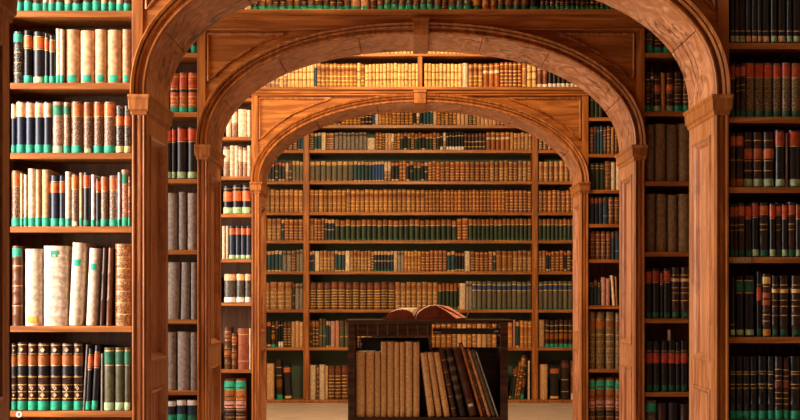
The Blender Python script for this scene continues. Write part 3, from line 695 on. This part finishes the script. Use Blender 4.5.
for k in range(8):
    p = 357 + k * 10; fl.box(tx(p), tx(p + 1.2), YT + .014, YT + .02, tz(335), tz(324.5), P['greyolive'])
tag(fl.build('fluting', cart, bevel=.001), 'lighter brown upright strips')
m = MB(); m.box(tx(433), tx(500.5), YT + .05, YT + .07, tz(334.5), tz(328.5), M_BLACK); o = m.build('cross_rail', cart, bevel=.002)
for a, b, c, d_ in ((433, 441, 331.5, 333), (489, 494, 327.5, 329), (494, 499, 330.7, 332.3)):
    g = MB(); g.box(tx(a), tx(b), YT + .040, YT + .052, tz(d_), tz(c), M_STEEL); tag(g.build('rail_catch', o), 'bright metal catch')
TL = 'in the book cart'
def folio(i, p0, p1, top, st, lean=0., d=.32, yo=.02):
    h_ = (417.3 - top) / ST_ / (math.cos(math.radians(lean)) if lean else 1)
    w_ = (p1 - p0) / ST_ * math.cos(math.radians(lean)) - .001
    lab = '%s, %s from left %s' % (ST[st][0] + (' leaning left' if lean else ' standing upright'), ordn(i), TL)
    book(tx(p0), YT + yo, tz(417.3) + .0005, w_, h_, d, st, lean, lab, 'folios in the book cart')
FO = [(355.3, 365.2, 352, 'fol'), (365.7, 374.3, 352, 'fol'), (374.8, 380.4, 352.5, 'fol'), (380.8, 386.6, 342, 'fol'), (387, 393.8, 342, 'fol'), (394.2, 399.3, 342.5, 'fol'), (399.7, 404.7, 342.5, 'fol'), (405.2, 412.5, 342, 'fol'), (413, 419.6, 342.5, 'fol'),
      (428, 435.6, 353.5, 'fol', 9.2), (436.2, 442.6, 353, 'fol', 10), (443.3, 450.4, 353, 'fol', 11), (451.3, 457.2, 350, 'folO', 12.6), (458.4, 466, 350, 'folP', 14.2), (467.2, 477.2, 350, 'folD', 16.4), (479.0, 482.8, 344.5, 'folT', 19.0), (484.0, 486, 351, 'folO', 19.6), (487.0, 490.6, 351, 'folC', 20.2), (491.8, 496.6, 352, 'folV', 21), (498.2, 499.8, 352, 'folB', 22)]
ang = [7.2, 8.2, 9.4, 10.8, 12.4, 14.2, 16.0, 16.6, 17.2, 17.8, 18.5]
xcur = None
for i, f in enumerate(FO):
    if len(f) == 5:
        p0, p1, top, st_, _ = f; k = i - 9; a = ang[k]; wd = (p1 - p0) * .93
        H = 417.3 - top
        if xcur is None: p0 = 428.2
        else: p0 = xcur + min(H, Hl) * (math.tan(math.radians(a)) - math.tan(math.radians(ang[k - 1]))) + .1
        folio(i, p0, p0 + wd, top, st_, a); xcur = p0 + wd; Hl = H
    else: folio(i, *f)

# black case standing behind the tall folios
s_c = FPX / (YT + .37)
def cx_(p): return (p - VX) / s_c
def cz_(p): return EYE + (VY - p) / s_c
def rounded(x0, x1, z0, z1, r, n=6):
    pts = []
    for cx, cz, a0 in ((x1 - r, z1 - r, 0), (x0 + r, z1 - r, 90), (x0 + r, z0 + r, 180), (x1 - r, z0 + r, 270)):
        for k in range(n + 1):
            a = math.radians(a0 + 90 * k / n); pts.append((cx + r * math.cos(a), cz + r * math.sin(a)))
    return pts
def prism(poly, y0, y1, mat, name, parent=None, bevel=0, smooth=False):
    n = len(poly); m = MB()
    vs = [(x, y0, z) for x, z in poly] + [(x, y1, z) for x, z in poly]
    fs = [tuple(range(n)), tuple(range(2 * n - 1, n - 1, -1))] + [(k, n + k, n + (k + 1) % n, (k + 1) % n) for k in range(n)]
    m.add(vs, fs, mat); return m.build(name, parent, bevel=bevel, smooth=smooth)
cs = prism(rounded(cx_(358.5), cx_(432), tz(417.3) + .001, cz_(337.5), .03), YT + .36, YT + .44, M_BLACK, 'flat_case', bevel=.006)
tag(cs, 'flat black rounded case standing behind the folios in the cart', 'case')
for a in (360, 429.5):
    g = MB(); g.box(cx_(a), cx_(a + 1.3), YT + .352, YT + .362, cz_(348), cz_(339), M_STEEL)
    g.box(cx_(a + 1.0), cx_(a + 3.0), YT + .350, YT + .362, cz_(345.5), cz_(343), M_STEEL); tag(g.build('clasp', cs), 'small bright metal clasp')

# open book on the cart
YO = YT + .10
P['stainededge'] = leather('page_edge_red', (.20, .045, .016), .1)
P['pinkpage'] = leather('pink_page', (.85, .36, .28), .05)
ob = empty('open_book', (tx(424), YO, ZT)); tag(ob, 'thick open book with red page edges lying on the cart top', 'book')
def hump(pts, name):
    s2 = FPX / YO; poly = [((px - VX) / s2, ZT + .006 + (320 - py) / s2) for px, py in pts]
    n = len(poly); m = MB()
    vs = [(x, YO, z) for x, z in poly] + [(x, YO + .30, z) for x, z in poly]
    fs = [tuple(range(n)), tuple(range(2 * n - 1, n - 1, -1))] + [(k, n + k, n + (k + 1) % n, (k + 1) % n) for k in range(n)]
    mats = [P['stainededge'], P['stainededge']] + [P['cream'] if k < n - 1 else P['stainededge'] for k in range(n)]
    m.add(vs, fs, mats); return m.build(name, ob)
hump([(383.5, 320), (387, 316.5), (391, 313.2), (396, 311.2), (402, 310.6), (408, 311), (412, 313), (415, 317), (415.6, 320)], 'page_block')
hump([(416, 320), (416.6, 316.5), (419, 313), (424, 309.6), (430, 307), (436, 306.2), (443, 307.6), (451, 311.3), (459, 316), (464, 320)], 'page_block')
s2 = FPX / YO
m = MB(); m.box((382.5 - VX) / s2, (465 - VX) / s2, YO - .004, YO + .305, ZT + .0005, ZT + .006, P['dbrown']); m.build('cover', ob)
m = MB(); LP = [(434, 305.4, -.004), (449, 307.6, .06), (466.5, 318.6, .02), (456, 319.6, -.03), (446, 312.0, -.012)]
vs = [((px - VX) / s2, YO + dy, ZT + .006 + (320 - py) / s2) for px, py, dy in LP]; n = len(vs)
vs += [(x, y + .0006, z - .0012) for x, y, z in vs]
fs = [tuple(range(n)), tuple(range(2 * n - 1, n - 1, -1))] + [(k, n + k, n + (k + 1) % n, (k + 1) % n) for k in range(n)]
m.add(vs, fs, P['pinkpage']); tag(m.build('turned_leaf', ob), 'pinkish page bent over the corner')
m = MB(); vs = [((397 - VX) / s2, YO + .035, ZT + .016 + (320 - 310.4) / s2), ((418 - VX) / s2, YO + .035, ZT + .016 + (320 - 310.4) / s2), ((414.3 - VX) / s2, YO - .004, ZT + .006 + 2 / s2), ((411.8 - VX) / s2, YO - .004, ZT + .006 + 6.4 / s2), ((407 - VX) / s2, YO - .003, ZT + .006 + 9 / s2)]
n = len(vs); vs += [(x, y + .0012, z) for x, y, z in vs]
fs = [tuple(range(n)), tuple(range(2 * n - 1, n - 1, -1))] + [(k, n + k, n + (k + 1) % n, (k + 1) % n) for k in range(n)]
m.add(vs, fs, P['cream']); tag(m.build('corner_leaf', ob), 'cream corner of a turned page')
m = MB()
a = Vector(((466 - VX) / s2, YO + .02, ZT + .004)); b = Vector(((472.4 - VX) / s2, YO + .12, ZT + (320 - 305) / s2))
d = (b - a).normalized(); u = d.cross(Vector((0, 1, 0))).normalized(); v = d.cross(u)
ring = [(.0022 * math.cos(k * math.pi / 3), .0022 * math.sin(k * math.pi / 3)) for k in range(6)]
m.sweep([(a, u, v), (b, u, v)], ring, M_STEEL); tag(m.build('page_clip', ob), 'thin silvery wire')

# ------------------------------------------------------------------ the bookcase wall at the back
xb = lambda p: (p - VX) / SB
zb = lambda p: EYE + (VY - p) / SB
bk = empty('wall_bookcase', (0, YB, 0)); tag(bk, 'tall oak wall bookcase with dark green back at the far end', 'bookcase')
BX = [xb(p) for p in (175.5, 306.2, 535.2, 666)]
for q in BX:
    m = MB(); m.box(q - .036, q + .036, YB, YB + .32, 0, ZC, W_V); m.box(q - .028, q + .028, YB - .008, YB, .04, ZC, W_V); m.build('upright', bk, bevel=.003)
RB = [399.8, 347.3, 309.4, 271.2, 240.2, 212, 181, 149.7, 124.8, 97, 71]
for i in range(3):
    for p in RB:
        m = MB(); m.box(BX[i] + .036, BX[i + 1] - .036, YB + .006, YB + .30, zb(p) - .038, zb(p), W_H); m.build('shelf', bk, bevel=.003)
m = MB(); m.box(BX[0], BX[3], YB + .30, YB + .32, 0, ZC, M_GREENWALL); m.build('back_panel', bk)
m = MB(); m.box(BX[0] - .04, BX[3] + .04, YB - .02, YB + .02, 0, zb(400.2), W_V); m.build('plinth', bk, bevel=.004)
for a, b in ((XL, BX[0] - .036), (BX[3] + .036, XR)):
    m = MB(); m.box(a, b, YB + .02, YB + .3, 0, ZC, W_V); m.build('side_panel', bk)

# styles only used for the crowd of small far books
def st(k, body, zones=(), lab=None, gilt=(), ribs=0): ST[k] = ('', body, list(zones), lab, list(gilt), ribs)
st('_go', 'greyolive', [(.86, .98, 'tan')], ('amber', .0, .07, 1), [.83])
st('_te', 'teal', [(.82, .98, 'tan')], ('gold', 0, .06, 1))
st('_bl', 'blue', [(.84, .98, 'tan')], ('gold', 0, .06, 1))
st('_ob', 'orange', [], None, [.15, .3, .5, .7, .88], 0)
st('_ab', 'amber', [(.62, .74, 'orange')], None, [.2, .4, .8, .92], 0)
st('_rb', 'redbrown', [(.74, .88, 'orange')], None, [.12, .25, .38, .52, .66, .92], 3)
st('_br', 'brown', [(.76, .90, 'amber')], None, [.12, .25, .38, .52, .66, .92], 3)
st('_or', 'ornatetan', [(.76, .88, 'orange')], None, [.14, .3, .46, .62], 3)
st('_bo', 'brown', [(.80, .92, 'redbrown')], None, [.1, .2, .3, .4, .5, .6, .7], 0)
st('_gk', 'dgreen', [(.74, .97, 'orange')], ('deepgreen', 0, .08, 1), [.72])
st('_gn', 'navy', [(.80, .97, 'tan')], ('deepgreen', 0, .07, 1), [.5])
st('_cr', 'cream'); st('_tn', 'tan', [], None, [.5]); st('_am', 'amber', [(.78, .92, 'orange')], None, [.1, .75])
st('_bk', 'black', [(.78, .92, 'rust')], ('gold', .03, .1, 1)); st('_bw', 'black', [], ('white', 0, .2, 1), [.8])
st('_gb', 'greyolive', [(.66, .86, 'blue')], ('deepgreen', 0, .06, 1), [.68, .88])
st('_gd', 'grey', [(.8, .9, 'brown')]); st('_ol', 'olive', [(.8, .95, 'brown')], None, [.4])
st('_pk', 'pinkish'); st('_db', 'dbrown', [(.8, .92, 'redbrown')], None, [.2, .5])
st('_blk', 'dbrown', [(.3, .5, 'orange')], ('green', 0, .12, 1), [.6, .8])
st('_cg', 'ivory', [(.30, .36, 'amber'), (.62, .68, 'amber')], None, [.12, .5, .86], 0)
st('_ag', 'amber', [(.68, .80, 'redbrown')], None, [.15, .3, .48, .9], 0)
st('_cd', 'marblight', [(.5, .95, 'cream')], None, [.2, .4])
st('_rw', 'redbrown', [(.62, .72, 'amber')], ('white', 0, .16, 1), [.8]); st('_ot', 'orange', [(.6, .72, 'cream')], None, [.9])
st('_vs', 'vellum')
MIX = ['_br', '_rb', '_db', '_am', '_ob', '_tn', '_bk']
MASS = MB()
def mrow(s, yf, z, x, runs, hp, inset=.02, depth=.16, jit=.5):
    s_ = s * yf / (yf + inset)
    for r in runs:
        xe, pitch, sty = r[:3]; hf = r[3] if len(r) > 3 else 1.; lean = r[4] if len(r) > 4 else 0
        n = max(1, round((xe - x) / pitch)); stp = (xe - x) / n
        for i in range(n):
            if sty is not None:
                k = random.choice(sty) if isinstance(sty, list) else sty
                h_ = (hp * hf + random.uniform(-jit, jit) * (2 if isinstance(sty, list) else 1)) / s_
                q = x + i * stp + .2; w_ = (stp - .5 * min(1, stp / 5)) / s_
                o = Vector((xp(q, s_), yf + inset + random.uniform(0, .008), z + .0005))
                M = Matrix.Translation(o) @ Matrix.Rotation(-math.radians(lean), 4, 'Y')
                if lean < 0: M = Matrix.Translation((0, 0, w_ * math.sin(math.radians(-lean)))) @ M
                cover_into(MASS, w_, h_, depth, k, M, n=4, lite=True)
        x = xe
def back(i, p, hp, bays):
    z = zb(RB[i])
    for x, runs in bays: mrow(SB, YB, z, x, runs, hp, inset=.03, depth=.18)
L0, L1, M0, M1, R0, R1 = 180, 303, 309.4, 532, 538.4, 662
def LL(style, pitch=6): return (262, pitch, style)
back(0, 0, 35, [(L0, [(274, 8, MIX), (276.5, 2, None), (283, 6, '_blk', 1.14, 2), (284.5, 1, None), (292, 7, '_bk', 1.0, 3), (303, 9, None)]),
    (M0, [(316, 6.5, '_cr'), (319, 3, '_br', .97), (325, 6, '_vs'), (328, 3, '_tn', .95), (348, 7, '_bo', .97), (372, 7, '_or', .97), (380, 8, None), (410, 7, '_br'), (460, 8, None), (508.5, 9, '_db', .9), (510.5, 2, '_bk', .95, -9), (514, 3.4, '_gk', .95, -8), (516, 2, '_rb', 1.1, -8), (520, 4, '_br', 1.25, -8), (524, 3.5, '_blk', 1.2, -6), (528, 3.5, None), (530, 2, '_vs', 1.1)]),
    (R0, [(540, 1.6, None), (548, 8, '_tn', 1.0), (550, 2, None), (559.5, 9.5, '_bk', .97), (561, 1.5, None), (569.5, 8.5, '_db', 1.12), (571, 1.5, None), (579, 8, '_rw', 1.1), (662, 8, MIX)])])
back(1, 0, 27, [(L0, [(262, 6, MIX), (271, 4.5, '_bk', 1), (275, 4, '_blk', .95), (278, 3, '_gk', 1), (283, 2.5, '_bw', 1.), (291, 4, '_bo', .97), (303, 4, '_tn', .95)]),
    (M0, [(312, 2.5, '_db'), (319, 3.5, '_br'), (326, 3.3, '_ol', 1.05), (330.5, 3, '_te', .98), (339.5, 4.5, '_pk', .97), (349, 4.5, '_ol', .98), (372, 6, '_br'), (430, 8, '_db'), (452, 5, '_ab'), (502, 5.2, ['_tn', '_or', '_ab']), (513, 5, '_ab', 1.), (515.5, 2.5, '_pk'), (520, 4.5, '_te', .97), (532, 4.5, '_ab', .97)]),
    (R0, [(545, 6.6, '_tn'), (662, 4.6, '_blk')])])
back(2, 0, 27, [(L0, [(262, 6, '_or'), (292, 7.7, '_or'), (295, 3, '_db', 1.03), (303, 4, '_gd', .95)]),
    (M0, [(395, 6.9, '_bo'), (438, 5.6, '_or'), (457.5, 4, '_gk', .97), (459, 1.5, '_bk', 1.05), (466, 7, '_cr', .97), (472, 3, '_gd', 1.03), (532, 4.9, '_gb', 1.03)]),
    (R0, [(662, 4.9, '_gb', 1.03)])])
back(3, 0, 20.5, [(L0, [(262, 5, MIX), (267, 4, '_te'), (282, 3.6, '_te'), (291, 4.2, '_gd'), (296, 5, '_rb'), (303, 3.4, '_gd', 1.03)]),
    (M0, [(314.5, 2.6, '_gn'), (319.5, 5, '_cr'), (334.5, 3.7, '_or'), (345, 3.2, '_te'), (350, 4.6, '_vs'), (371, 3.8, '_or'), (374, 3, '_br'), (393.5, 3.2, '_gn'), (397.5, 4, '_cr'), (404, 3.2, '_gd'), (421, 3.4, '_ab'), (447, 4, '_rb'), (455, 4, '_te', .97), (464.5, 3.2, '_bk', .97), (470.5, 6, '_cr'), (493, 4.5, '_rb', .96), (496, 3, '_gn', .95), (513, 5.2, '_am', .98), (532, 4.6, '_or', .98)]),
    (R0, [(546, 3.8, '_or'), (551, 2.6, '_bk'), (564, 4.2, '_rb'), (567, 3, '_bk'), (662, 4.4, MIX)])])
back(4, 0, 21.5, [(L0, [(262, 5, MIX), (281, 4.7, '_or'), (284, 3, '_gn'), (303, 4.6, '_rb')]),
    (M0, [(314, 4.6, '_or', 1.03), (324.5, 3.6, '_rb', 1.02), (334.5, 3.3, '_gn', 1), (457, 5.35, '_gk', .96), (462, 4.6, '_rb', 1), (468.5, 6, '_rb', 1.06), (532, 4.2, '_gk')]),
    (R0, [(662, 4.1, '_gk')])])
back(5, 0, 22.5, [(L0, [(303, 4.7, '_ab')]), (M0, [(346, 4.4, '_ab'), (425, 4.6, '_ag'), (505, 3.6, '_ob', .98), (532, 4.6, '_rb', .97)]), (R0, [(662, 4.5, '_ob', .96)])])
back(6, 0, 20, [(L0, [(262, 5, MIX), (271, 3.2, ['_bk', '_cd']), (292, 3.4, ['_bk', '_db', '_ob', '_cd']), (303, 4.2, '_go')]),
    (M0, [(353.5, 5.2, '_go'), (372, 3.8, '_te'), (384, 3.3, '_bl'), (391, 3.2, '_cd'), (399, 4, '_bk'), (406, 3.5, '_ob', 1.02), (428, 4, ['_bk', '_gk', '_gn']), (440, 4.5, ['_ob', '_rb']), (485, 5, '_rb'), (532, 4.6, ['_rb', '_or'], 1.02)]),
    (R0, [(662, 5.2, '_ab')])])
back(7, 0, 17.5, [(L0, [(297.5, 5, MIX), (303, 2.6, '_te')]),
    (M0, [(314, 3.5, '_br'), (321, 3.2, '_te'), (326, 4.5, '_cr'), (334.5, 6.5, '_rb'), (367, 4.1, '_gd'), (375.5, 8, '_vs', .72), (382, 3.2, '_ob'), (400, 3.2, ['_ob', '_cd', '_br', '_tn']), (440, 3.8, ['_gk', '_gk', '_bk', '_rb']), (452, 3, ['_bw', '_cd', '_vs']), (464, 3, '_bw'), (486, 4, '_db', .96), (510, 5, '_ot', 1.02), (532, 4, ['_tn', '_ab'])]),
    (R0, [(662, 4.6, '_rb')])])
back(8, 0, 16.5, [(L0, [(303, 5, MIX)]), (M0, [(345, 4, ['_bk', '_db', '_ob']), (361, 4.5, '_ob'), (372, 3.5, ['_db', '_br']), (375, 3, '_bl'), (392, 3.6, ['_ab', '_db', '_cr']), (413, 4.2, '_ob'), (423, 3.5, ['_bk', '_cd']), (433, 3, '_te'), (532, 4, ['_ob', '_br', '_rb', '_tn'])]), (R0, [(662, 4.6, MIX)])])
for i in (9,): back(i, 0, 19, [(L0, [(303, 5, MIX)]), (M0, [(532, 5, MIX)]), (R0, [(662, 5, MIX)])])
# the small books above the farthest arch
hb = 24
mrow(S3, Y3, zy(87.5, S3), 262.5, [(279, 3.8, '_cd'), (287, 3.6, ['_cd', '_db', '_cg']), (314, 3.8, '_cg'), (316.5, 2.5, '_te', 1.05), (321, 4.5, '_ag', 1.07), (357, 4, '_ag'), (372, 3.9, ['_ag', '_cg']), (419, 3.75, '_cg')], hb, inset=.012)
mrow(S3, Y3, zy(87.5, S3), 424, [(462, 3.8, '_cg'), (468.5, 6, '_cr', 1.03), (483, 4.8, '_ag'), (500, 5.2, '_ot'), (513, 4.6, '_rb', 1.05), (522, 4.2, '_rb', 1.05), (527, 4.5, '_am', 1.04), (537, 4.2, '_cg', 1.02), (548, 5.5, '_rw', .95), (579, 4.2, '_bw', .9)], hb, inset=.012)
mrow(S3, Y3, zy(53.5, S3), 262.5, [(419, 4.1, '_cg')], 22, inset=.012); mrow(S3, Y3, zy(53.5, S3), 424, [(579, 4.1, '_cg')], 22, inset=.012)
# books on the side shelves that the nearer arches hide
for s, y, lst, xa, xe, inner in ((S2, Y2, a2L, 118, None, 'L'), (S2, Y2, a2R, None, 728, 'R'), (S3, Y3, a3L, 176, None, 'L'), (S3, Y3, a3R, None, 660, 'R')):
    for j, z in enumerate(lst[2:]):
        hp = .2 * s
        if inner == 'L': mrow(s, y, z, xa, [((158 if s == S2 else 221), 8 if s == S2 else 6, ['_db', '_br', '_rb', '_gk'])], hp, inset=.012)
        else: mrow(s, y, z, (693 if s == S2 else 623), [(xe, 8 if s == S2 else 6, ['_db', '_br', '_rb', '_gk'])], hp, inset=.012)
o = MASS.build('distant_books', recalc=False, smooth=False)
tag(o, 'crowded rows of small old books on shelves beyond and above the farthest arch', 'books', kind='stuff')

# ------------------------------------------------------------------ small things
def text(body, name, loc, size, mat, parent, ext=.0003):
    c = D.curves.new(name, 'FONT'); c.body = body; c.size = size; c.extrude = ext; c.align_x = 'CENTER'; c.align_y = 'CENTER'
    o = D.objects.new(name, c); COL.objects.link(o); o.rotation_euler = (math.radians(90), 0, 0); o.location = loc; c.materials.append(mat)
    bpy.context.view_layer.update()
    me = D.meshes.new_from_object(o); me.name = name; D.objects.remove(o)
    o = D.objects.new(name, me); COL.objects.link(o); o.rotation_euler = (math.radians(90), 0, 0); o.location = loc
    o.parent = parent; return o
M_LAB = flat('aged_label_paper', (.22, .11, .03), .7); M_INK = flat('label_ink', (.50, .30, .10), .6)
pl = MB(); wpl = 20.5 / S1; pl.box(0, wpl, 0, .002, 0, .026, M_LAB)
po = pl.build('shelf_number_plate'); po.location = (xp(731.5, S1), Y1 - .0065, a1R[4] - .0265); tag(po, 'small brown lettered plate on shelf edge right of nearest arch', 'label')
text('LXV.IV', 'lettering', (wpl / 2, -.0008, .013), .027, M_INK, po)
bd = prism([(.013 * math.cos(k * math.pi / 8), .013 * math.sin(k * math.pi / 8)) for k in range(16)], 0, .0015, M_PAPER, 'shelf_badge')
bd.location = (xp(19.5, S1), Y1 - .006, a1L[6] - .014); tag(bd, 'tiny round white badge on lower shelf edge at far left', 'label')
text('8', 'numeral', (0, -.0008, 0), .02, M_BLACK, bd)
sl = MB(); sl.box(0, .016, 0, .001, 0, .11, M_PAPER)
so = sl.build('paper_slip'); so.location = (xp(670.5, S2), Y2 + .09, a2R[6] + .245); tag(so, 'white paper slip sticking up from dark books right of middle arch', 'paper')
